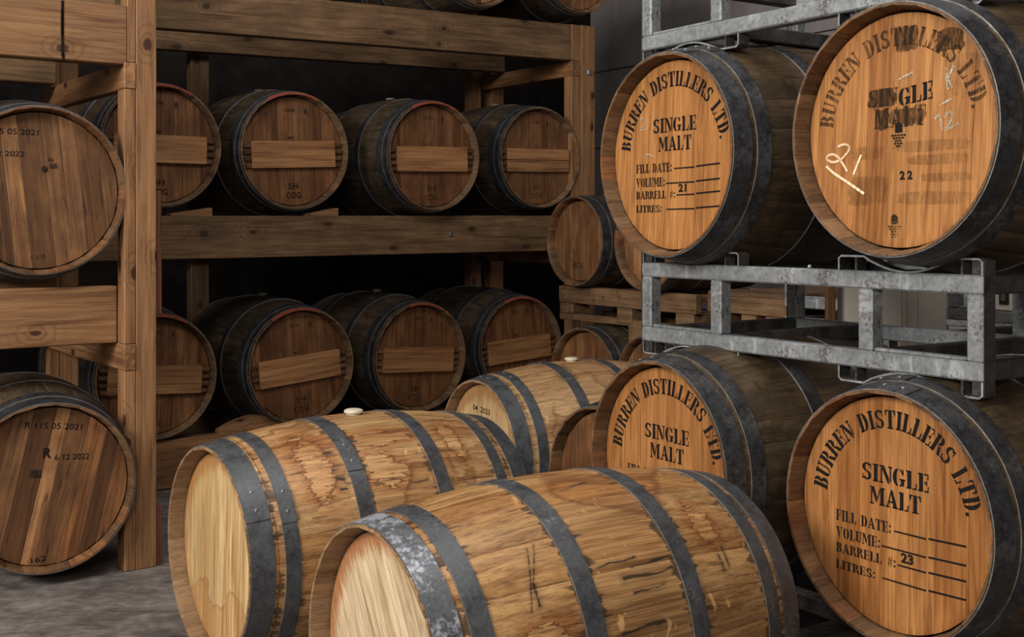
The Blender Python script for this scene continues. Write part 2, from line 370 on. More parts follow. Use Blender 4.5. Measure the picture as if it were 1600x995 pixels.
def font_polys(text, u0, u1, v0, v1, bold=.015, rot=0.0):
    """Plain printed figures and capitals, fitted to a box on the head."""
    cu = bpy.data.curves.new('txt', 'FONT'); cu.body = text; cu.size = 1; cu.offset = bold; cu.resolution_u = 3
    o = bpy.data.objects.new('txt', cu); C.objects.link(o); bpy.context.view_layer.update()
    me = bpy.data.meshes.new_from_object(o); bpy.data.objects.remove(o)
    vs = [v.co.xy.copy() for v in me.vertices]; ps = [tuple(p.vertices) for p in me.polygons]
    bpy.data.meshes.remove(me)
    ax, bx = min(v.x for v in vs), max(v.x for v in vs); ay, by = min(v.y for v in vs), max(v.y for v in vs)
    cx, cy = (u0 + u1) / 2, (v0 + v1) / 2; out = []
    for p in ps:
        q = []
        for i in p:
            x = (vs[i].x - ax) / (bx - ax) * (u1 - u0) - (u1 - u0) / 2; y = (vs[i].y - ay) / (by - ay) * (v1 - v0) - (v1 - v0) / 2
            q.append((cx + x * cos(rot) - y * sin(rot), cy + x * sin(rot) + y * cos(rot)))
        out.append(q)
    return out
def on_head(name, polys, mat, barrel, lift=.0007, label=None):
    """Print laid on the near head: u to the viewer's right, v up."""
    x = -barrel['L'] / 2 + barrel['rec'] - lift; zc = barrel['zc']; v, f = [], []
    for p in polys:
        a = sum(p[i][0] * p[(i + 1) % len(p)][1] - p[(i + 1) % len(p)][0] * p[i][1] for i in range(len(p)))
        if a < 0: p = p[::-1]
        k = len(v); v += [(x, -q[0], zc + q[1]) for q in p]; f.append(tuple(range(k, k + len(p))))
    o = link(name, pydata(name, v, f), [mat], barrel['root'])
    if label: o['label'] = label
    return o

# ------------------------------------------------------------------ barrels
def chord(a, b, R, n=7):
    """Outline of the strip a<y<b of a disc, long in X."""
    pts = []
    a, b = max(a, -R * .9995), min(b, R * .9995)
    ta, tb = math.asin(a / R), math.asin(b / R)
    for i in range(n + 1):
        t = ta + (tb - ta) * i / n; pts.append((R * cos(t), R * sin(t)))
    for i in range(n + 1):
        t = tb + (ta - tb) * i / n; pts.append((-R * cos(t), R * sin(t)))
    return pts
HOOPS = [(.003, .058), (.074, .117), (.305, .350)]
HOOPS_WIDE = [(.003, .064), (.090, .130), (.300, .345)]
HOOPS_RACK = [(.016, .046), (.056, .098), (.250, .290)]
def barrel(head, yaw, label, group, R=.285, Rb=.335, L=.90, stave='', chime='', headm='', hoopm='hoop_new', hoops=HOOPS, N=27, NB=8,
           roll=0.0, seed=1, lap=None, bung='bung', hoop_first=None, rec=.043, rim=.005, tones=None, seam=.0012, groove=.0011):
    rd = random.Random(seed); a = radians(yaw)
    nb = Vector((sin(a), cos(a), 0)); ctr = Vector(head) + nb * (L / 2)
    zc = Rb                                   # axis height over the root at the bilge's lowest point
    root = thing('barrel', label, 'barrel', (ctr.x, ctr.y, ctr.z - zc), pi / 2 - a, group)
    B = dict(root=root, L=L, rec=rec, zc=zc, R=R)
    rr = lambda x: R + (Rb - R) * (1 - (2 * x / L) ** 2)
    mk = stave if callable(stave) else None
    sm = M[stave] if not mk else mk(root, L)
    # staves in three widths
    ws = [rd.choice((.82, 1.0, 1.2)) for _ in range(N)]; k = 2 * pi / sum(ws)
    fx = [0, .012, .033, .05, .085, .14, .22, .32, .41, .5]; fx = fx + [1 - t for t in fx[-2::-1]]
    cache = {}
    def stave_mesh(w):
        if w in cache: return cache[w]
        h = w * k / 2; v, f, mi = [], [], []
        for t in fx:
            x = (t - .5) * L; r = rr(x); e = min(t, 1 - t) * L
            th = rim if e < .001 else (rim + .005 if e < .012 else (rim + .010 if e < .035 else (.022 if e < .06 else .027)))
            g = .0003 / r; c = min(.0035 / r, h * .3)
            for an, ra in ((-h + g, r - groove), (-h + c, r - .0001), (-h / 3, r + .0003), (h / 3, r + .0003), (h - c, r - .0001), (h - g, r - groove), (h - g, r - th), (-h + g, r - th)):
                v.append((x, ra * sin(an), ra * cos(an)))
        n = 8
        for i in range(len(fx) - 1):
            for j in range(n):
                f.append((i * n + j, (i + 1) * n + j, (i + 1) * n + (j + 1) % n, i * n + (j + 1) % n)); mi.append(1 if j == 6 else 0)
        f.append(tuple(range(n))); f.append(tuple((len(fx) - 1) * n + j for j in range(n - 1, -1, -1))); mi += [1, 1]
        f = [q[::-1] for q in f]
        me = pydata('stave', v, f, 35, mi); me.materials.append(sm); me.materials.append(M[chime]); cache[w] = me
        return me
    an = radians(roll) + rd.uniform(0, .2)
    for w in ws:
        o = bpy.data.objects.new('stave', stave_mesh(w)); C.objects.link(o); o.parent = root
        o.location = (0, 0, zc); o.rotation_euler = (an + w * k / 2, 0, 0); an += w * k
    # hoops
    hx = []
    for h0, h1 in hoops: hx += [(-L / 2 + h0, -L / 2 + h1, 0), (L / 2 - h1, L / 2 - h0, 1)]
    hx.sort(); n = 72
    for i, (x0, x1, far) in enumerate(hx):
        v, f = [], []
        ra, rb = rr(x0) + .0006, rr(x1) + .0006; t = .0026
        for j in range(n):
            s_, c_ = sin(2 * pi * j / n), cos(2 * pi * j / n)
            for x, r in ((x0, ra - .003), (x0, ra + t), (x1, rb + t), (x1, rb - .003)): v.append((x, r * s_, r * c_))
        for j in range(n):
            p, q = j * 4, ((j + 1) % n) * 4
            for m in range(4): f.append((p + m, p + (m + 1) % 4, q + (m + 1) % 4, q + m))
        f = [q[::-1] for q in f]
        hm = M[hoop_first] if (hoop_first and i == 0) else M[hoopm]
        ho = link('hoop', pydata('hoop', v, f, 30, [1 if q % 4 == 0 else 0 for q in range(len(f))]), [hm, M['hoop_edge']], root, (0, 0, zc))
        if hoop_first and i == 0: ho['label'] = 'wide end hoop blotched with white bloom'
        if lap is not None and not far:       # riveted overlap
            v, f = [], []; a0 = lap + rd.uniform(-.25, .25); na = 8; wdt = .11
            for j in range(na + 1):
                th = a0 + wdt / R * (j / na); tp = .0 if j < na - 2 else (.004 if j == na - 1 else (.012 if j == na else .001))
                for x, r in ((x0 + tp, ra + t - .0005), (x0 + tp, ra + t + .0022), (x1 - tp, rb + t + .0022), (x1 - tp, rb + t - .0005)):
                    v.append((x, r * sin(th), r * cos(th)))
            for j in range(na):
                for m in range(4): f.append((j * 4 + m, j * 4 + 4 + m, j * 4 + 4 + (m + 1) % 4, j * 4 + (m + 1) % 4))
            f += [(0, 1, 2, 3), tuple(na * 4 + m for m in (3, 2, 1, 0))]
            link('hoop_lap', pydata('hoop_lap', v, f, 30), [hm], ho)
            for q in (.25, .7):
                th = a0 + wdt / R * q; xm = (x0 + x1) / 2; rm = (ra + rb) / 2 + t + .002
                bm = bmesh.new(); bmesh.ops.create_uvsphere(bm, u_segments=8, v_segments=5, radius=.0055)
                bmesh.ops.scale(bm, vec=(1, 1, .55), verts=bm.verts)
                me = bpy.data.meshes.new('rivet'); bm.to_mesh(me); bm.free()
                link('rivet', me, [M['rivet']], ho, (xm, rm * sin(th), rm * cos(th)), (-th, 0, 0))
    # head boards (near end), one plain panel closes the far end
    Rh = rr(-L / 2 + rec) - .0275; B['Rh'] = Rh
    cuts = [-Rh]; bw = [rd.uniform(.75, 1.25) for _ in range(NB)]; tot = sum(bw)
    for w in bw: cuts.append(cuts[-1] + 2 * Rh * w / tot)
    for i in range(NB):
        out = chord(cuts[i] + .0003, cuts[i + 1] - .0003, Rh); cx = sum(p[0] for p in out) / len(out); cy = sum(p[1] for p in out) / len(out)
        m = len(out); inn = []
        for j, p in enumerate(out):
            d = Vector((cx - p[0], cy - p[1])); yy = p[1] + (seam if d.y > 0 else -seam) * min(1, abs(d.y) / .004)
            inn.append((p[0], yy))
        dz = rd.uniform(-.0004, .0004)
        v = [(x, y, dz) for x, y in inn] + [(x, y, -seam - .0001) for x, y in out] + [(x, y, -.022) for x, y in out]
        f = [tuple(range(m))] + [(j, m + j, m + (j + 1) % m, (j + 1) % m) for j in range(m)] + [(m + j, 2 * m + j, 2 * m + (j + 1) % m, m + (j + 1) % m) for j in range(m)] + [tuple(range(3 * m - 1, 2 * m - 1, -1))]
        hm = M[headm] if not callable(headm) else headm(root, L)
        o = link('head_board', pydata('head_board', v, f), [hm], root)
        if tones: k_ = tones[i % len(tones)]; o.color = (k_, k_ * (.93 + .07 * k_), k_ * (.86 + .14 * k_), 1)
        # local X up the head, local Y to the viewer's left-right, local Z out of the barrel
        mt = Matrix(((0, 0, -1), (0, 1, 0), (1, 0, 0))).to_4x4()
        o.matrix_local = Matrix.Translation((-L / 2 + rec, 0, zc)) @ Matrix.Rotation(radians(roll), 4, 'X') @ mt
    v = [(0, Rh * sin(2 * pi * j / 40), Rh * cos(2 * pi * j / 40)) for j in range(40)] + [(-.02, Rh * sin(2 * pi * j / 40), Rh * cos(2 * pi * j / 40)) for j in range(40)]
    f = [tuple(range(39, -1, -1)), tuple(range(40, 80))] + [(j, (j + 1) % 40, 40 + (j + 1) % 40, 40 + j) for j in range(40)]
    link('rear_head', pydata('rear_head', v, f), [M[headm] if not callable(headm) else headm(root, L)], root, (L / 2 - rec, 0, zc))
    if bung:
        prof = [(.0, .015), (.020, .015), (.027, .012), (.028, .006), (.022, .002), (.022, -.02)]; v, f = [], []
        for r, z in prof:
            for j in range(20): v.append((r * cos(2 * pi * j / 20), r * sin(2 * pi * j / 20), z))
        for i in range(len(prof) - 1):
            for j in range(20): f.append((i * 20 + j, (i + 1) * 20 + j, (i + 1) * 20 + (j + 1) % 20, i * 20 + (j + 1) % 20))
        link('bung', pydata('bung', v, f, 40), [M[bung]], root, (0, 0, zc + Rb))
    return B

def stencil(B, number, cut=False):
    m = M['black_ink']
    on_head('stencil_arc', s_arc('BURREN DISTILLERS LTD.', .194, .043, -84, 80), m, B)
    on_head('stencil_title', s_line('SINGLE', -.089, .098, .066, .107), m, B); on_head('stencil_title', s_line('MALT', -.065, .076, .013, .054), m, B)
    rows = [('FILL DATE:', -.005, -.046, -.020, -.038, .003), ('VOLUME:', -.036, -.087, -.061, -.079, -.032), ('BARRELL #:', .008, -.122, -.099, -.113, .013), ('LITRES:', -.050, -.161, -.140, -.153, -.030)]
    for t, u1, v0, v1, lv, l0 in rows:
        on_head('stencil_row', s_line(t, -.166, u1, v0, v1), m, B)
        mid = .090
        on_head('stencil_rule', [[(l0, lv - .002), (mid, lv - .0015), (mid, lv + .0028), (l0, lv + .0018)]], m, B); on_head('stencil_rule', [[(mid + .006, lv), (.192, lv + .004), (.192, lv + .0088), (mid + .006, lv + .0048)]], m, B)
    if number: on_head('number', font_polys(number, .022, .056, -.105, -.082, .04), M['black_ink'], B, .0009)
def cooper_marks(B, bar_roll, worn=False, ftop='2020'):
    """Stamps and the notched crossbar of the barrels in the back rack."""
    s = B['R'] / .285; r = radians(bar_roll); m = M['worn_print' if worn else 'black_print']
    def spin(ps): return [[(u * cos(r) - v * sin(r), u * sin(r) + v * cos(r)) for u, v in p] for p in ps]
    on_head('year_stamp', spin(font_polys(ftop, -.036 * s, .020 * s, .194 * s, .210 * s)), m, B)
    on_head('letter_stamp', spin(font_polys('R', .072 * s, .092 * s, .180 * s, .208 * s)), m, B)
    on_head('number_stamp', spin(font_polys('40', -.022 * s, .008 * s, .058 * s, .074 * s)), m, B)
    on_head('maker_stamp', spin(font_polys('SH', -.030 * s, .022 * s, -.186 * s, -.156 * s) + font_polys('COG', -.044 * s, .036 * s, -.232 * s, -.202 * s)), m, B)
    x = -B['L'] / 2 + B['rec']; e = bpy.data.objects
    half = .222 * s
    def board(name, u0, u1, v0, v1, thick, mat):
        me = boxmesh(u1 - u0, v1 - v0, thick, .002); me = me.copy(); me.materials.clear(); me.materials.append(mat)
        o = bpy.data.objects.new(name, me); C.objects.link(o); o.parent = B['root']
        # board X to the viewer's right, Y up, Z outward
        mt = Matrix(((0, 0, -1), (-1, 0, 0), (0, 1, 0))).to_4x4()
        o.matrix_local = Matrix.Translation((x, 0, B['zc'])) @ Matrix.Rotation(-r, 4, 'X') @ mt @ Matrix.Translation(((u0 + u1) / 2, (v0 + v1) / 2, thick / 2))
        return o
    t, b = .050 * s, -.082 * s
    if worn == 2:
        board('crossbar', -half, half, -.014 * s, t, .024, M['bar_pine']); board('crossbar', -half, half, b, -.016 * s, .022, M['bar_pine'])
    else: board('crossbar', -half, half, b, t, .024, M['bar_pine'])
    for sg in (-1, 1):
        for i in range(4):
            v0 = b + (t - b) * (i * .25 + .02); v1 = v0 + (t - b) * .135
            u0, u1 = sorted((sg * (half - .002), sg * (sqrt(B['Rh'] ** 2 - max(abs(v0), abs(v1)) ** 2) - .003)))
            board('crossbar_tenon', u0, u1, v0, v1, .017, M['bar_end'])
def red_rim(B, a0, a1):
    """Waxed strip over the top of the end rim."""
    v, f = [], []; R = B['R']; L = B['L']; n = 14; rd = random.Random(int(a1 * 10))
    for j in range(n + 1):
        th = radians(a0 + (a1 - a0) * j / n); w = .016 * (.7 + .5 * rd.random())
        for x, r in ((-L / 2 - .0008, R - .009), (-L / 2 - .0008, R + .0016), (-L / 2 + w, R + .0045)): v.append((x, -r * sin(th), r * cos(th)))
    for j in range(n):
        for m in range(2): f.append((j * 3 + m, j * 3 + 3 + m, j * 3 + 4 + m, j * 3 + 1 + m))
    o = link('wax_strip', pydata('wax_strip', v, f, 40), [M['red_wax']], B['root'], (0, 0, B['zc'])); o['label'] = 'red waxed strip on the rim'

# ------------------------------------------------------------------ setting
def struct(o): o['kind'] = 'structure'; return o
g = G('concrete'); o_ = g.coord(); n1 = g.noise(o_, 1.3, 8, .65); n2 = g.noise(o_, 9, 6, .7, .6); n3 = g.noise(g.scl(o_, (3.5, 9, 1)), 2.0, 6, .7, 1.2)
cc = g.ramp(g.mth('MULTIPLY_ADD', n2, .45, g.mth('MULTIPLY_ADD', n1, .3, g.mth('MULTIPLY', n3, .35))), [(.40, (.040, .032, .028)), (.52, (.115, .097, .088)), (.66, (.26, .228, .212))])
M['concrete'] = g.end(cc, .8, 0, n2, .5, .006)
g = G('wall_render'); o_ = g.coord(); n1 = g.noise(o_, 1.6, 5); n2 = g.noise(o_, 34, 5, .7); n3 = g.noise(g.scl(o_, (10, 10, .8)), 1, 3)
cc = g.ramp(g.mth('MULTIPLY_ADD', n2, .25, g.mth('MULTIPLY_ADD', n1, .45, g.mth('MULTIPLY', n3, .3))), [(.35, (.20, .176, .176)), (.7, (.34, .31, .31))])
sp = g.step(g.noise(o_, 60, 2), .74, .78); cc = g.mix(g.mth('MULTIPLY', sp, .6), cc, (.05, .042, .042))
M['wall'] = g.end(cc, .85, 0, n2, .3, .003)
M['wall_dim'] = plain('wall_painted_shade', (.018, .016, .015), .95, .3, 8.0, 0.0, .04)  # back wall's deep shade is put into this near-black colour

fl = struct(link('floor', pydata('floor', [(-9, -6, 0), (9, -6, 0), (9, 16, 0), (-9, 16, 0), (-9, -6, -.1), (9, -6, -.1), (9, 16, -.1), (-9, 16, -.1)],
      [(0, 1, 2, 3), (7, 6, 5, 4), (0, 4, 5, 1), (1, 5, 6, 2), (2, 6, 7, 3), (3, 7, 4, 0)]), [M['concrete']]))
def empty_struct(name, loc, rz):
    o = bpy.data.objects.new(name, None); C.objects.link(o); o.location = loc; o.rotation_euler = (0, 0, rz); o['kind'] = 'structure'; return o
# right wall: large rendered blocks with recessed joints
aw = atan2(-.84, .545)
wr = struct(link('wall_right', boxmesh(12, .14, 4.2, 0).copy(), [M['wall']], None, (1.22 + .545 * 4.8 + .84 * .1, 8.85 - .84 * 4.8 + .545 * .1, 2.1), (0, 0, aw)))
bh, bw_ = .62, 1.5
for r in range(6):
    for c in range(3, 14):
        x0 = -9.5 - 4.7 + c * bw_ + (.55 if r % 2 else 0) - .6; x1 = x0 + bw_ - .008
        x0, x1 = max(x0, -5.99), min(x1, 5.99)
        if x1 - x0 < .1: continue
        z0 = r * bh; z1 = z0 + bh - .008
        bar('block', M['wall'], wr, x0, x1, -.104, -.071, z0 - 2.1, z1 - 2.1, 'x', .003)
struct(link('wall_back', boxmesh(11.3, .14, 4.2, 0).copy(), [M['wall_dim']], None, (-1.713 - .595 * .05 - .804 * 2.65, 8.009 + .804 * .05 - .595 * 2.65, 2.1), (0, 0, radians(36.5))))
struct(link('ceiling', boxmesh(18, 22, .1, 0).copy(), [M['wall']], None, (0, 5, 4.25)))

# ------------------------------------------------------------------ timber racks
AE = radians(36.5)
# rack by the camera's left: local x along its front, y backwards
lr = thing('timber_rack', 'near pine rack at the left edge with a double post on the concrete floor', 'rack', (-1.30, 4.22, 0), AE)
P = M['pine']
bar('post', P, lr, -.040, .034, 0, .075, 0, 2.75, 'z', .003)
for z0, z1, w in ((0, .708, -.081), (.802, 1.704, -.081), (1.797, 2.75, -.071)):
    bar('post', P, lr, w, -.041, .001, .075, z0, z1, 'z', .003)
for i, (dx, z0, z1) in enumerate(((0, 1.80, 1.99), (.002, 1.787, 1.81), (-.001, 1.87, 1.96))):
    o = bar('paint_stripe', M['black_ink'], lr, -.298 + dx, -.288 + dx, -.0008, -.0003, z0, z1, 'z', 0)
bar('joist', P, lr, -.083, -.041, -.002, 1.02, 1.7045, 1.7965, 'y', .003); bar('joist', P, lr, -.083, -.041, -.002, 1.02, .7085, .8015, 'y', .003)
bar('beam', P, lr, -2.6, -.0715, 0, .075, 1.787, 1.997, 'x', .004); bar('beam', P, lr, -2.6, -.0815, .076, .15, .802, 1.006, 'x', .004)
bar('beam', M['pine_worn'], lr, -2.6, -.085, .078, .15, 1.80, 2.15, 'x', .004)
bar('beam', P, lr, -2.6, -.083, .83, .90, .802, 1.006, 'x', .004); bar('beam', M['pine_worn'], lr, -2.6, -.083, .83, .90, 1.80, 1.997, 'x', .004)
bar('post', P, lr, -.040, .034, .93, 1.005, 0, 2.75, 'z', .003)
for z0, z1 in ((0, .708), (.802, 1.704), (1.797, 2.75)): bar('post', P, lr, -.081, -.041, .93, 1.005, z0, z1, 'z', .003)
o = bar('side_board', M['pine_red'], lr, .035, .061, .02, .16, .90, 1.345, 'z', .003, .002, 3); o['label'] = 'red-stained rough board on the post'
o = bar('side_board', M['pine_red'], lr, .035, .060, .02, .15, 0, .215, 'z', .003, .003, 4); o['label'] = 'red-stained foot board on the post'

br = thing('timber_rack', 'long pine rack at the back holding two shelves of dark barrels', 'rack', (-.463, 6.319, 0), AE)
Wn = M['pine_worn']
def sloped(name, x0, x1, y0, y1, za, zb, h, mat, seed):
    """A beam whose top runs from za at x0 to zb at x1."""
    o = bar(name, mat, br, x0, x1, y0, y1, 0, h, 'x', .004, .0, seed)
    o.location.z = (za + zb) / 2 - h / 2; o.rotation_euler = (0, -atan2(zb - za, x1 - x0), 0)
    return o
sloped('beam', -3.6, 1.009, 0, .07, 2.291, 2.399, .208, Wn, 1)
sloped('beam', -3.6, 1.009, 0, .07, 1.254, 1.283, .203, Wn, 2)
sloped('beam', -3.6, 1.009, .005, .075, .228, .228, .226, M['pine'], 3)
for y in (.66,):
    sloped('beam', -3.6, 1.009, y, y + .07, 2.291, 2.399, .208, Wn, 4); sloped('beam', -3.6, 1.009, y, y + .07, 1.254, 1.283, .203, Wn, 5); sloped('beam', -3.6, 1.009, y, y + .07, .228, .228, .226, Wn, 6)
bar('post', M['pine'], br, 1.085, 1.190, 0, .075, 0, 2.405, 'z', .004)
for z0, z1 in ((0, 1.0), (1.078, 2.10), (2.192, 2.402)): bar('post', M['pine'], br, 1.010, 1.084, .001, .072, z0, z1, 'z', .003)
bar('joist', M['pine'], br, 1.012, 1.084, .0, 1.0, 2.101, 2.191, 'y', .003); bar('joist', M['pine'], br, 1.012, 1.084, .0, 1.0, 1.001, 1.077, 'y', .003)
bar('post', M['pine'], br, 1.085, 1.190, .92, .995, 0, 2.405, 'z', .004)
bar('post', M['pine'], br, .93, 1.010, .92, .995, 0, 2.4, 'z', .004)
for x in (-1.0, -3.4):
    bar('post', Wn, br, x, x + .1, .75, .82, 0, 2.4, 'z', .004)
o = link('bolt', boxmesh(.03, .03, .012, .004).copy(), [M['rivet']], br, (1.14, -.006, 2.13), (pi / 2, 0, 0)); o['label'] = 'zinc bolt head on the post'
o = link('bolt', boxmesh(.026, .026, .014, .004).copy(), [M['rivet']], br, (.16, -.006, 1.18), (pi / 2, 0, .4)); o['label'] = 'zinc bolt head on the middle beam'
# wedges on the shelves
def rackpt(x, y, z): return (br.location.x + x * cos(AE) - y * sin(AE), br.location.y + x * sin(AE) + y * cos(AE), z)
def wedge(x, y, z, lx, label, tall=.04):
    v = [(-lx / 2, -.035, 0), (lx / 2, -.035, 0), (lx / 2, .035, 0), (-lx / 2, .035, 0), (-lx / 2, -.035, tall * .25), (lx / 2, -.035, tall), (lx / 2, .035, tall), (-lx / 2, .035, tall * .25)]
    f = [(3, 2, 1, 0), (4, 5, 6, 7), (0, 1, 5, 4), (1, 2, 6, 5), (2, 3, 7, 6), (3, 0, 4, 7)]
    return tag(link('wedge', pydata('wedge', v, f), [M['pine']], None, rackpt(x, y, z), (0, 0, AE)), label, 'wedge', 'pine wedges under the barrels of the back rack')
wedge(-1.29, .037, 1.2685, .20, 'pine wedge on the middle beam right beside the near rack post')
wedge(-.60, .037, 1.273, .16, 'pine wedge on the middle beam below the barrel with the palest wavy crossbar')
cv, cf = [], []
for i in range(13):
    t = -1 + i / 6; cv += [(t * .20, -.03, 0), (t * .20, .03, 0), (t * .20, .03, .016 + .055 * (1 - t * t)), (t * .20, -.03, .016 + .055 * (1 - t * t))]
for i in range(12):
    for m in range(4): cf.append((i * 4 + m, i * 4 + 4 + m, i * 4 + 4 + (m + 1) % 4, i * 4 + (m + 1) % 4))
cf += [(0, 1, 2, 3), (51, 50, 49, 48)]
tag(link('wedge', pydata('wedge', cv, [q[::-1] for q in cf]), [M['pine']], None, rackpt(-.95, .037, .2285), (0, 0, AE)), 'rounded wooden block on the bottom beam between two dark barrels', 'wedge')

# ------------------------------------------------------------------ galvanised barrel racks
AR = atan2(-.837, .547)
def steel_rack(label, y_off, z, s_off=0.0, cradles=(-.026, .733), parts=True, mat='galv', group='galvanised barrel racks'):
    loc = Vector((.52, 3.385, z)) + Vector((.547, -.837, 0)) * s_off + Vector((.837, .547, 0)) * y_off
    r = thing('barrel_rack', label, 'rack', loc, AR, group); m = M[mat]; H = .236; d = .62; t = .043
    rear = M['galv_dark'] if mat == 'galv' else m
    for y0, mm in ((0, m), (d, m)):
        for z0 in (0, H - t): bar('rail', mm, r, -.235, .939, y0, y0 + t, z0, z0 + t, 'x', .004)
        for x0 in (-.235, .066, .591, .896): bar('upright', mm, r, x0, x0 + t, y0 + .0005, y0 + t, t, H - t, 'z', .004)
    for x0 in (-.235, .066, .591, .896):
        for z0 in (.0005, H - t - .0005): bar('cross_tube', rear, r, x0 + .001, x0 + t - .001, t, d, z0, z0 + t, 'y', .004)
    if cradles:                               # corner posts past the frame; added end plates, grime and shade in their colour
        for y0 in (0, d):
            for x0, xe in ((-.235, -.2370), (.896, .9392)):
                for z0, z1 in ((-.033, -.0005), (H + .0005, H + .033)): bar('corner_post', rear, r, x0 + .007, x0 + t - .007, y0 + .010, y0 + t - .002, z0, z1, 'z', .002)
                bar('added_dark_end_skin', M['galv_dark'], r, xe, xe + .0018, y0 + .0015, y0 + t - .001, -.033, H + .033, 'z', .0004)
    # fork pockets: a lip plate in each end window
    for x0, x1 in ((-.19, .065), (.635, .895)): bar('pocket_plate', m, r, x0, x1, .006, .03, t, t + .009, 'x', .003)
    for cx in cradles:                        # bent strap the barrel lies in, above and below the frame
        for up in (1, -1):
            for y0 in (.0, d):
                pr = [(-.205, 0), (-.205, .030), (-.195, .038), (-.125, .038)] + [(-.125 + .25 * i / 12, .036 - .033 * sin(pi * i / 12) ** 1.0) for i in range(1, 12)] + [(.125, .038), (.195, .038), (.205, .030), (.205, 0)]
                th = .005; v, f = [], []
                for i, (x, h) in enumerate(pr):
                    a, b = pr[max(i - 1, 0)], pr[min(i + 1, len(pr) - 1)]; dx, dh = b[0] - a[0], b[1] - a[1]; l = sqrt(dx * dx + dh * dh)
                    nx, nh = dh / l * th, -dx / l * th
                    zz = (lambda q: H + q) if up > 0 else (lambda q: -q)
                    for yy in (y0 + .002, y0 + t - .002): v += [(cx + x, yy, zz(h)), (cx + x + nx, yy, zz(max(h + nh, 0)))]
                for i in range(len(pr) - 1):
                    a, b = i * 4, i * 4 + 4
                    f += [(a, b, b + 2, a + 2), (a + 1, a + 3, b + 3, b + 1), (a, a + 1, b + 1, b), (a + 2, b + 2, b + 3, a + 3)]
                f += [(0, 2, 3, 1), tuple(len(v) - 4 + i for i in (0, 1, 3, 2))]
                if up < 0: f = [q[::-1] for q in f]
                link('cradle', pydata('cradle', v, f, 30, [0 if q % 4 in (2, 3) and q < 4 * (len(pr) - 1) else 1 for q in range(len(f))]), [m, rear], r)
                for x in (-.150, .150):
                    z0, z1 = (H, H + .034) if up > 0 else (-.034, 0)
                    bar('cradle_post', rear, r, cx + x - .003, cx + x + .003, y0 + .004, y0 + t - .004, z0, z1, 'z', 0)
    return r
r = steel_rack('galvanised rack in the middle of the right stack between the two tiers of barrels', 0, .873)
bm = bmesh.new(); bmesh.ops.create_uvsphere(bm, u_segments=10, v_segments=6, radius=.006); me = bpy.data.meshes.new('screw'); bm.to_mesh(me); bm.free()
link('screw', me, [M['rivet']], r, (.426, .012, .241))
steel_rack('galvanised rack on top of the right stack above the stencilled barrels', 0, 1.746)
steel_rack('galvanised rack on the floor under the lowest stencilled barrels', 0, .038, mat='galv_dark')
for i, z in enumerate((.04, .317, .594, .871)):
    lab = ['empty galvanised rack at the bottom of the pile behind the right stack', 'second empty galvanised rack from the floor behind the right stack',
           'third empty galvanised rack from the floor behind the right stack', 'topmost empty galvanised rack of the pile behind the right stack'][i]
    steel_rack(lab, 1.5, z, -.86, cradles=(), group='empty galvanised racks behind the right stack')

# ------------------------------------------------------------------ right stack of stencilled barrels
kr = dict(stave='oak_grimy', chime='oak_grimy_end', headm='head_orange', hoopm='hoop_black', NB=7, bung=None, seam=.0006)
gr = 'stencilled single malt barrels in the right stack'
B = barrel((.42, 3.324, 1.419), 57.3, 'stencilled single malt barrel numbered 21, upper tier of the right stack', gr, roll=3, seed=11, lap=-.15, **kr)
stencil(B, '21')
for wh in (stroke(smooth_pts([(-.150, .104), (-.138, .116), (-.128, .108), (-.134, .092), (-.150, .080), (-.128, .082)]), .003), stroke([(-.118, .112), (-.104, .098), (-.118, .080)], .003), stroke(smooth_pts([(-.130, -.002), (-.12, .008), (-.10, .006), (-.085, .0)]), .003)): on_head('chalk_mark', wh, M['chalk_white'], B, .001)
B = barrel((.845, 2.673, 1.435), 57.1, 'barrel with smudged stencil, chalked 21 and printed 22, upper tier of the right stack', gr, roll=3, seed=12, lap=.1, **kr)
on_head('smudged_lettering', s_arc('BURREN DISTILLERS LTD.', .194, .043, -84, 80), M['smudge'], B); on_head('smudged_lettering', s_line('MALT', -.070, .074, .008, .055), M['smudge'], B)
on_head('smudged_lettering', s_line('SIN', -.088, -.004, .058, .100), M['smudge'], B)
def blot(u0, v0, u1, v1, n=26, seed=1):
    """A rubbed patch with a ragged outline."""
    rd = random.Random(seed); cx, cy, a, b = (u0 + u1) / 2, (v0 + v1) / 2, (u1 - u0) / 2, (v1 - v0) / 2; out = []
    for i in range(n):
        t = 2 * pi * i / n; k = (abs(cos(t)) ** 5 + abs(sin(t)) ** 5) ** -.2 * rd.uniform(.86, 1.06); out.append((cx + a * k * cos(t), cy + b * k * sin(t)))
    return out
for b_ in [blot(-.088, .056, -.006, .100, seed=2), blot(-.012, .178, .056, .237, seed=3), blot(.10, .165, .175, .215, seed=4), blot(-.069, .004, -.030, .052, seed=5), blot(-.03, .012, .074, .050, seed=6)]: on_head('ink_smudge', [b_], M['smudge'], B, .0009)
for b_ in [blot(-.14, -.062, -.04, -.030, seed=7), blot(-.02, -.052, .19, -.026, seed=8), blot(.02, -.082, .19, -.058, seed=9), blot(.06, -.12, .195, -.10, seed=10), blot(-.15, -.168, -.02, -.10, seed=11), blot(-.01, -.17, .2, -.14, seed=12), blot(.13, .06, .21, .16, seed=13)]: on_head('faint_smudge', [b_], M['smudge_faint'], B, .0005)
on_head('stencil_lettering', [[(u, v + (u - .045) * .12) for u, v in p] for p in s_line('GLE', .000, .093, .060, .100)], M['black_ink'], B, .0012)
on_head('number', font_polys('2 2', .003, .038, -.112, -.092, .04), M['black_ink'], B, .0012)
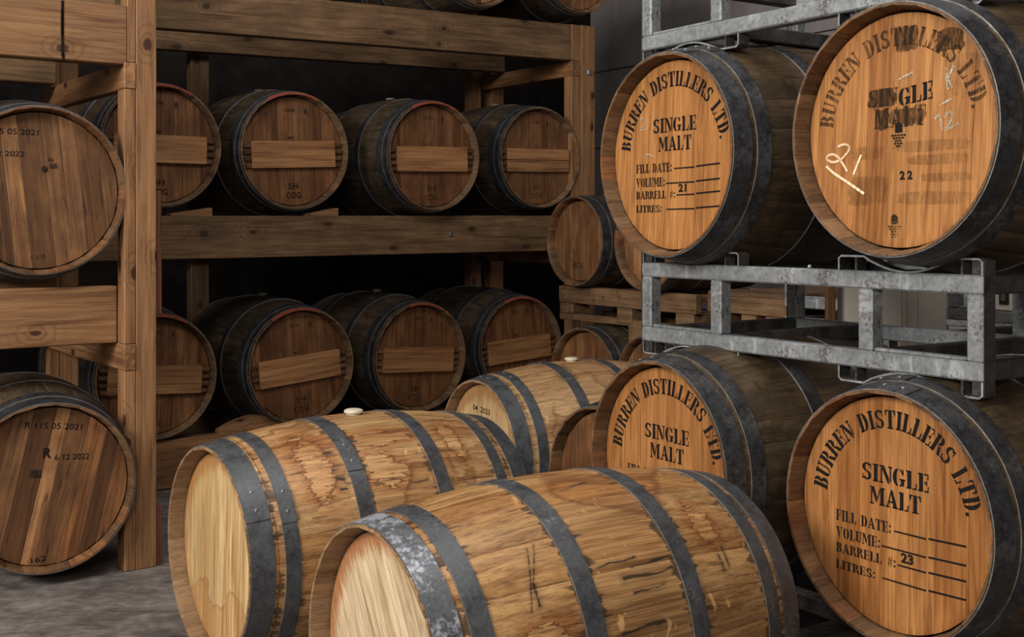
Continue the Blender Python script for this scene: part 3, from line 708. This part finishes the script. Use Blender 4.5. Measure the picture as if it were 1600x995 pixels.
def emblem(cu, top, s, m):
    arch = [(cu - .010 * s, top - .024 * s), (cu + .010 * s, top - .024 * s), (cu + .010 * s, top - .008 * s), (cu + .006 * s, top - .002 * s), (cu, top), (cu - .006 * s, top - .002 * s), (cu - .010 * s, top - .008 * s)]
    ps = [arch]; v = top - .028 * s
    for w in (.021, .016, .010, .012, .007):
        n = max(2, int(w / .004))
        for i in range(n): u = cu - w * s + 2 * w * s * i / n; ps.append(Rc(u, v - .0038 * s, u + 1.5 * w * s / n, v))
        v -= .0062 * s
    on_head('emblem', ps, m, B, .0013)
emblem(0, .0195, 1.0, M['black_ink']); emblem(-.012, -.190, .95, M['worn_print'])
on_head('chalk_number', stroke(smooth_pts([(-.177, -.026), (-.160, -.022), (-.146, -.026), (-.144, -.036), (-.156, -.048), (-.170, -.058), (-.193, -.063), (-.211, -.056), (-.212, -.049), (-.197, -.044), (-.180, -.050), (-.165, -.066), (-.151, -.085)]), .0052, .006)
        + stroke([(-.108, -.051), (-.119, -.072), (-.130, -.094)], .005) + stroke(smooth_pts([(-.213, -.073), (-.190, -.090), (-.150, -.112), (-.101, -.140)]), .006, .0065), M['chalk'], B, .0015)
for wh in (stroke([(.128, .132), (.131, .083)], .006) + stroke([(.146, .130), (.131, .104), (.142, .084)], .005), stroke([(.112, .049), (.141, .060)], .004), stroke(smooth_pts([(.100, .020), (.110, .026), (.119, -.008)]), .005),
           stroke(smooth_pts([(.124, .022), (.136, .032), (.143, .024), (.136, .006), (.128, -.006), (.142, -.002), (.158, .004)]), .005), stroke([(.0, .116), (.038, .129)], .004)): on_head('chalk_mark', wh, M['chalk_white'], B, .0015)
B = barrel((.384, 3.22, .563), 57.5, 'stencilled single malt barrel without a number, lower tier of the right stack', gr, roll=1, seed=13, lap=-.1, **kr)
stencil(B, None)
B = barrel((.836, 2.685, .559), 56.3, 'stencilled single malt barrel numbered 23, lower tier of the right stack', gr, roll=0, seed=14, lap=-.05, **kr)
stencil(B, '23')

# ------------------------------------------------------------------ pale barrels on the floor
def new_oak(dark, light, tide, dirt, tint, var, seed, **kw):
    def mk(root, L):
        hs = []
        for h0, h1 in HOOPS: hs += [-L / 2 + h0, -L / 2 + h1, L / 2 - h0, L / 2 - h1]
        return wood('oak_pale_%d' % seed, dark, light, var=var, tint=tint, tide=tide, hoops=hs, hoop_dirt=dirt, flecks=.55, root=root, rough=.5, coarse=50, fine=230, streak=((8, 75, 75), .5), **kw)
    return mk
def cached(fn):
    st = {}
    def mk(root, L):
        if 'm' not in st: st['m'] = fn(root, L)
        return st['m']
    return mk
h1 = cached(lambda r, L: wood('head_pale_front', (.36, .255, .145), (.76, .60, .40), var=.04, rough=.6, coarse=60, edge=(.222, (.30, .095, .02), .055, .85), fine=160, pores=.75, along=9.0))
h2 = cached(lambda r, L: wood('head_pale_second', (.32, .185, .07), (.74, .54, .27), var=.16, tint=(.86, .76, .62), rough=.6, coarse=30, edge=(.222, (.32, .13, .035), .08, .8), tide=(7.0, .7, .10, 3.1, -3.0, .11), tidecol=(.26, .13, .035), root=None))
h3 = cached(lambda r, L: wood('head_pale_third', (.32, .18, .075), (.68, .47, .25), var=.10, rough=.6, coarse=30, edge=(.215, (.30, .13, .04), .10, .7)))
gf = 'pale new oak barrels lying on the floor'
B = barrel((-.285, 2.345, .335), 56.3, 'nearest pale oak barrel with white bloom on its end hoop, lying on the floor', gf, stave=new_oak((.185, .085, .030), (.50, .295, .120), (2.2, .55, .05, 2.0), .85, (.84, .70, .56), .12, 1,
           scuffs=[(-.006, -.933, .101, -.909, .0022), (-.034, -.998, .095, -.985, .0035), (-.083, -.90, .010, -.879, .0022), (-.071, -1.295, .041, -1.273, .003), (-.02, -1.08, .06, -1.07, .002),
                   (-.197, -.66, -.234, -.90, .0012), (-.234, -.90, -.236, -1.032, .003), (-.215, -.68, -.256, -1.053, .0014), (.256, -.90, .255, -1.048, .0022), (.236, -.962, .237, -1.07, .003), (-.05, -.25, .03, -.20, .002)],
           blobs=[(.235, -.72, .035, .045), (-.235, -1.25, .05, .035)]),
           chime='oak_end_new', headm=h1, hoop_first='hoop_salty', NB=4, roll=-32, seed=21, N=26, bung=None, seam=.0002, L=.915)
B = barrel((-.825, 3.19, .335), 53.6, 'pale oak barrel with jagged brown water marks and a white bung, lying on the floor', gf, stave=new_oak((.21, .103, .039), (.545, .335, .15), (3.4, .5, .06, 5.2), .8, (.86, .72, .58), .09, 2,
           blobs=[(-.228, -.70, .040, .105), (-.045, -.86, .055, .050), (-.03, -.52, .095, .026), (.22, -.62, .028, .070)],
           scuffs=[(-.19, -.60, -.172, -.60, .003), (-.188, -.78, -.17, -.78, .004), (-.186, -.86, -.168, -.87, .004), (-.185, -.95, -.168, -.95, .003), (.02, -1.0, .08, -.99, .002)]),
           chime='oak_end_new', headm=h2, NB=8, roll=2, seed=22, N=26, lap=-1.0, tones=(1, .95, 1.02, .98, .72, 1.05, 1, .95), hoops=HOOPS_WIDE, seam=.0004)
B = barrel((-.138, 4.59, .335), 57.5, 'pale oak barrel printed 04 2023 on its head, lying on the floor', gf, stave=new_oak((.22, .117, .051), (.52, .335, .17), (3.5, .45, .05, 1.2), .5, (.88, .78, .66), .09, 3),
           chime='oak_end_new', headm=h3, lap=-.12, roll=2, seed=23, N=27, hoops=HOOPS_WIDE, seam=.0004)
on_head('date_print', font_polys('04  2023', -.098, .030, .154, .176, .01, radians(-3)), M['black_print'], B)
# darker ones on the floor behind
barrel((.293, 4.03, .326), 54, 'brown barrel with a deep dark rim between a pale barrel and the right stack', None, stave='oak_dark', chime='oak_grimy_end', headm='head_brown', hoopm='hoop_black', seed=31, bung=None, R=.275, Rb=.326)


# ------------------------------------------------------------------ left rack barrels
kl = dict(stave='oak_dark', chime='oak_grimy_end', headm='head_left', NB=9, bung=None, hoopm='hoop_dark')
gl = 'dated barrels in the near timber rack'
B = barrel((-1.597, 4.017, 1.341), -34, 'dated barrel stamped 159 on the upper beam of the near timber rack', gl, roll=-6, seed=43, tones=(.8, .62, .95, .72, .85, 1.25, .62, .72, .85), **kl)
on_head('date_stamp', font_polys('R 115 05 2021', -.185, .0, .188, .208, .01), M['black_print'], B); on_head('date_stamp', font_polys('R 6 12 2022', -.20, -.045, .114, .132, .01), M['black_print'], B)
on_head('number_stamp', font_polys('159', -.024, .022, -.238, -.220, .0), M['worn_print'], B)
for b_ in [blot(.010, .062, .032, .084, seed=21), blot(.036, .075, .062, .094, seed=22), blot(.032, .100, .050, .114, seed=23)]: on_head('ink_smudge', [b_], M['worn_print'], B)
B = barrel((-1.559, 3.989, .335), -32, 'dated barrel stamped 162 with striped head on the floor in the near timber rack', gl, roll=13, seed=42, tones=(1.05, .62, 1.15, .55, 1.2, .6, 1.1, .85, .95), **kl)
r5 = radians(-7)
on_head('date_stamp', font_polys('R 115 05 2021', -.070, .116, .192, .213, .01, r5), M['black_print'], B); on_head('date_stamp', font_polys('6 12 2022', .026, .139, .082, .102, .01, r5 / 2), M['black_print'], B)
on_head('letter_stamp', font_polys('R', -.012, .016, .096, .130, .04, r5), M['black_ink'], B)
on_head('number_stamp', font_polys('162', -.050, -.003, -.254, -.236, .01, .1), M['black_print'], B)
on_head('ink_smudge', [blot(-.055, .03, -.015, .06, seed=31)], M['worn_print'], B)

# ------------------------------------------------------------------ back rack barrels
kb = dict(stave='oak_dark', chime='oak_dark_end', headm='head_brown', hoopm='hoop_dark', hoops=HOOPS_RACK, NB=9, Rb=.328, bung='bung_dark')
gu, gd = 'crossbar barrels on the upper shelf of the back rack', 'crossbar barrels on the bottom shelf of the back rack'
UP = [((-1.63, 5.53, 1.598), -36, 'crossbar barrel at the shadowed start of the upper shelf, half behind the near rack post', .285, 0, 0, (-25, 30)),
      ((-1.075, 5.90, 1.596), -35.5, 'crossbar barrel with a wavy-grained pale crossbar, second from the near post on the upper shelf', .290, 2.5, 0, (-32, 25)),
      ((-.403, 6.239, 1.591), -37.5, 'crossbar barrel third from the near post on the upper shelf', .285, 1.5, 1, (-30, 30)),
      ((.168, 6.775, 1.615), -36.5, 'crossbar barrel with a two-board crossbar beside the far post on the upper shelf', .285, 1, 2, None)]
LO = [((-1.626, 5.435, .527), -37, 'crossbar barrel half behind the near rack post on the bottom shelf', .285, -3, 1, (-30, 30)),
      ((-1.033, 5.847, .529), -37.5, 'crossbar barrel with a tilted crossbar and scraped lower head on the bottom shelf', .285, 5, 1, (-35, 20)),
      ((-.478, 6.276, .527), -38, 'crossbar barrel with a level crossbar, third from the near post on the bottom shelf', .285, -3, 1, (-15, 30)),
      ((.06, 6.78, .530), -36, 'crossbar barrel with a tilted crossbar, last on the bottom shelf by the pallets', .285, 4, 1, (-25, 30))]
for row, gp, sd in ((UP, gu, 50), (LO, gd, 60)):
    for i, (hd, yw, lab, R, brl, worn, red) in enumerate(row):
        kw = dict(kb); kw['Rb'] = R + .043
        B = barrel(hd, yw, lab, gp, R=R, roll=-brl, seed=sd + i, **kw)
        cooper_marks(B, brl, worn)
        if red: red_rim(B, *red)
kt = dict(kb); kt.update(headm='head_left', bung=None, Rb=.318)
gt = 'barrels lying on top of the back rack'
barrel((-.173, 6.41, 2.700), -36.5, 'barrel on top of the back rack, left neighbour of the one over the far post', gt, seed=71, **kt)
barrel((.389, 6.825, 2.740), -36.5, 'barrel on top of the back rack over the far post', gt, seed=72, **kt)

# ------------------------------------------------------------------ pallets and small casks by the wall
PL = Vector((.41, 6.355, 0)); m = M['pallet']
def pallet(s0, s1, z, label, group, seed, h=.19):
    loc = PL + Vector((.547, -.837, 0)) * s0
    r = thing('pallet', label, 'pallet', (loc.x, loc.y, z), AR, group); Lp = s1 - s0; D = .8; rd = random.Random(seed)
    n = 6; w = D / n
    for i in range(n): bar('deck_board', m, r, 0, Lp, i * w + .004, (i + 1) * w - .012, h - .022, h - .001, 'x', .002, .002, seed * 10 + i)
    for y0 in (0, D / 2 - .05, D - .1):
        bar('stringer', m, r, .0, Lp, y0 + .002, y0 + .098, h * .45, h - .023, 'x', .003, .002, seed + int(y0 * 100))
        for x in (.01, Lp / 2 - .06, Lp - .14): bar('block', m, r, x + rd.uniform(-.02, .02) + .02, x + .13, y0 + .001 - rd.uniform(0, .006), y0 + .10, .0, h * .45 - .001, 'x', .003, .002, seed + int(x * 50))
pallet(-.30, .90, 0, 'wooden pallet on the floor under the lower small casks by the wall', 'wooden pallets stacked by the wall', 1, .185)
# the loaded pallet: a deck on blocks over a deep face board that hangs between the lower casks
r = thing('pallet', 'deep wooden pallet of thick boards carrying the small casks above the dark one', 'pallet', (PL.x, PL.y, .70), AR, 'wooden pallets stacked by the wall')
for i in range(6): bar('deck_board', m, r, -.27, .85, .035 + i * .128, .035 + i * .128 + .112, .158, .182, 'x', .002, .002, 200 + i)
bar('face_board', m, r, -.272, .852, .0, .033, .100, .192, 'x', .003, .003, 210)
for x0, x1 in ((-.270, -.20), (-.195, -.15), (.24, .36), (.70, .83)): bar('block', m, r, x0, x1, .004, .12, .042 if x0 < 0 else .02, .099, 'x', .003, .002, int(300 + x0 * 100))
for x0, x1 in ((-.25, -.15), (.24, .36), (.70, .83)):
    for y in (.36, .68): bar('block', m, r, x0, x1, y, y + .1, .042, .157, 'x', .003, .002, int(320 + x0 * 100 + y * 10))
bar('face_board', m, r, -.285, .318, .012, .040, .006, .041, 'x', .003, .002, 211); bar('face_board', m, r, .325, .475, .012, .040, -.078, .041, 'x', .003, .003, 212)
bar('face_board', m, r, .478, .86, .012, .040, .006, .041, 'x', .003, .002, 215); bar('block', m, r, .38, .45, .0, .0115, -.095, -.02, 'x', .003, .002, 213)
for y in (.3, .6): bar('stringer', m, r, -.27, .85, y, y + .08, .004, .041, 'x', .003, .002, 214)
for i in range(5): pallet(.93, 1.43, i * .184, ['bottom short pallet of the stack beside the small casks', 'second short pallet from the floor beside the small casks', 'third short pallet from the floor beside the small casks', 'fourth short pallet from the floor beside the small casks', 'topmost short pallet of the stack beside the small casks'][i], 'short pallets beside the small casks', i + 7, .183)
kp = dict(stave='oak_dark', chime='oak_grimy_end', headm='head_left', hoopm='hoop_black', NB=6, bung=None, R=.236, L=.66, N=22, hoops=[(.003, .050), (.062, .098), (.22, .255)])
B = barrel((.3275, 6.30, 1.142), 54, 'small brown cask stamped ROK on the pallets by the far rack post', 'small casks on the deep pallet', Rb=.250, seed=81, **kp)
on_head('letter_stamp', font_polys('IROK', -.059, .035, -.145, -.116, .0), M['black_print'], B)
barrel((.65, 5.806, 1.142), 56, 'small brown cask on the pallets half hidden behind the galvanised rack', 'small casks on the deep pallet', Rb=.250, seed=82, **kp)
kp['headm'] = 'head_brown'
barrel((.362, 6.16, .452), 49, 'small dark cask with a thick black hoop below the deep pallet', 'small casks below the deep pallet', Rb=.252, seed=83, **kp)
barrel((.649, 5.723, .452), 57, 'small dark cask below the deep pallet, beside the left corner of the galvanised rack', 'small casks below the deep pallet', Rb=.252, seed=84, **kp)

# ------------------------------------------------------------------ odds and ends behind the right stack
M['sheet'] = plain('pale_sheet', (.82, .78, .68), .35, .12, 6.0)
t = thing('wrapped_board', 'pale wrapped board standing behind the right stack', 'board', (1.35, 4.25, 0), radians(-12))
bar('board', M['sheet'], t, -.175, .20, 0, .03, 0, 1.22, 'z', .003)
for i, (x, w) in enumerate(((.045, .003), (.062, .004), (-.10, .002), (.10, .002))):
    o = bar('wrap_fold', M['bung'], t, x, x + w, -.003, -.0005, .5, 1.2, 'z', .0005); o.rotation_euler.x = 0
tb = link('timber_batten', boxmesh(1.30, .032, .032, .003).copy(), [M['pine']], None, (1.148, 4.27, .65), (0, -pi / 2, 0)); tag(tb, 'upright pine batten standing left of the pale wrapped board', 'batten')
M['socket'] = plain('socket_plastic', (.72, .68, .56), .5, .06); M['socket_dark'] = plain('socket_dark', (.03, .028, .026), .4, .1)
t = thing('socket_box', 'beige socket box with dark square window on the empty rack behind', 'socket', (1.80, 4.13, .871 + .237), AR)
t.location = (1.305 + .547 * .838, 4.925 - .837 * .838, .9148)
bar('box_body', M['socket'], t, -.049, .049, 0, .042, 0, .084, 'x', .005); bar('window', M['socket_dark'], t, -.028, .012, -.006, .001, .026, .070, 'x', .003)
bar('window_pane', M['rivet'], t, -.018, .001, -.009, -.005, .036, .061, 'x', .002)
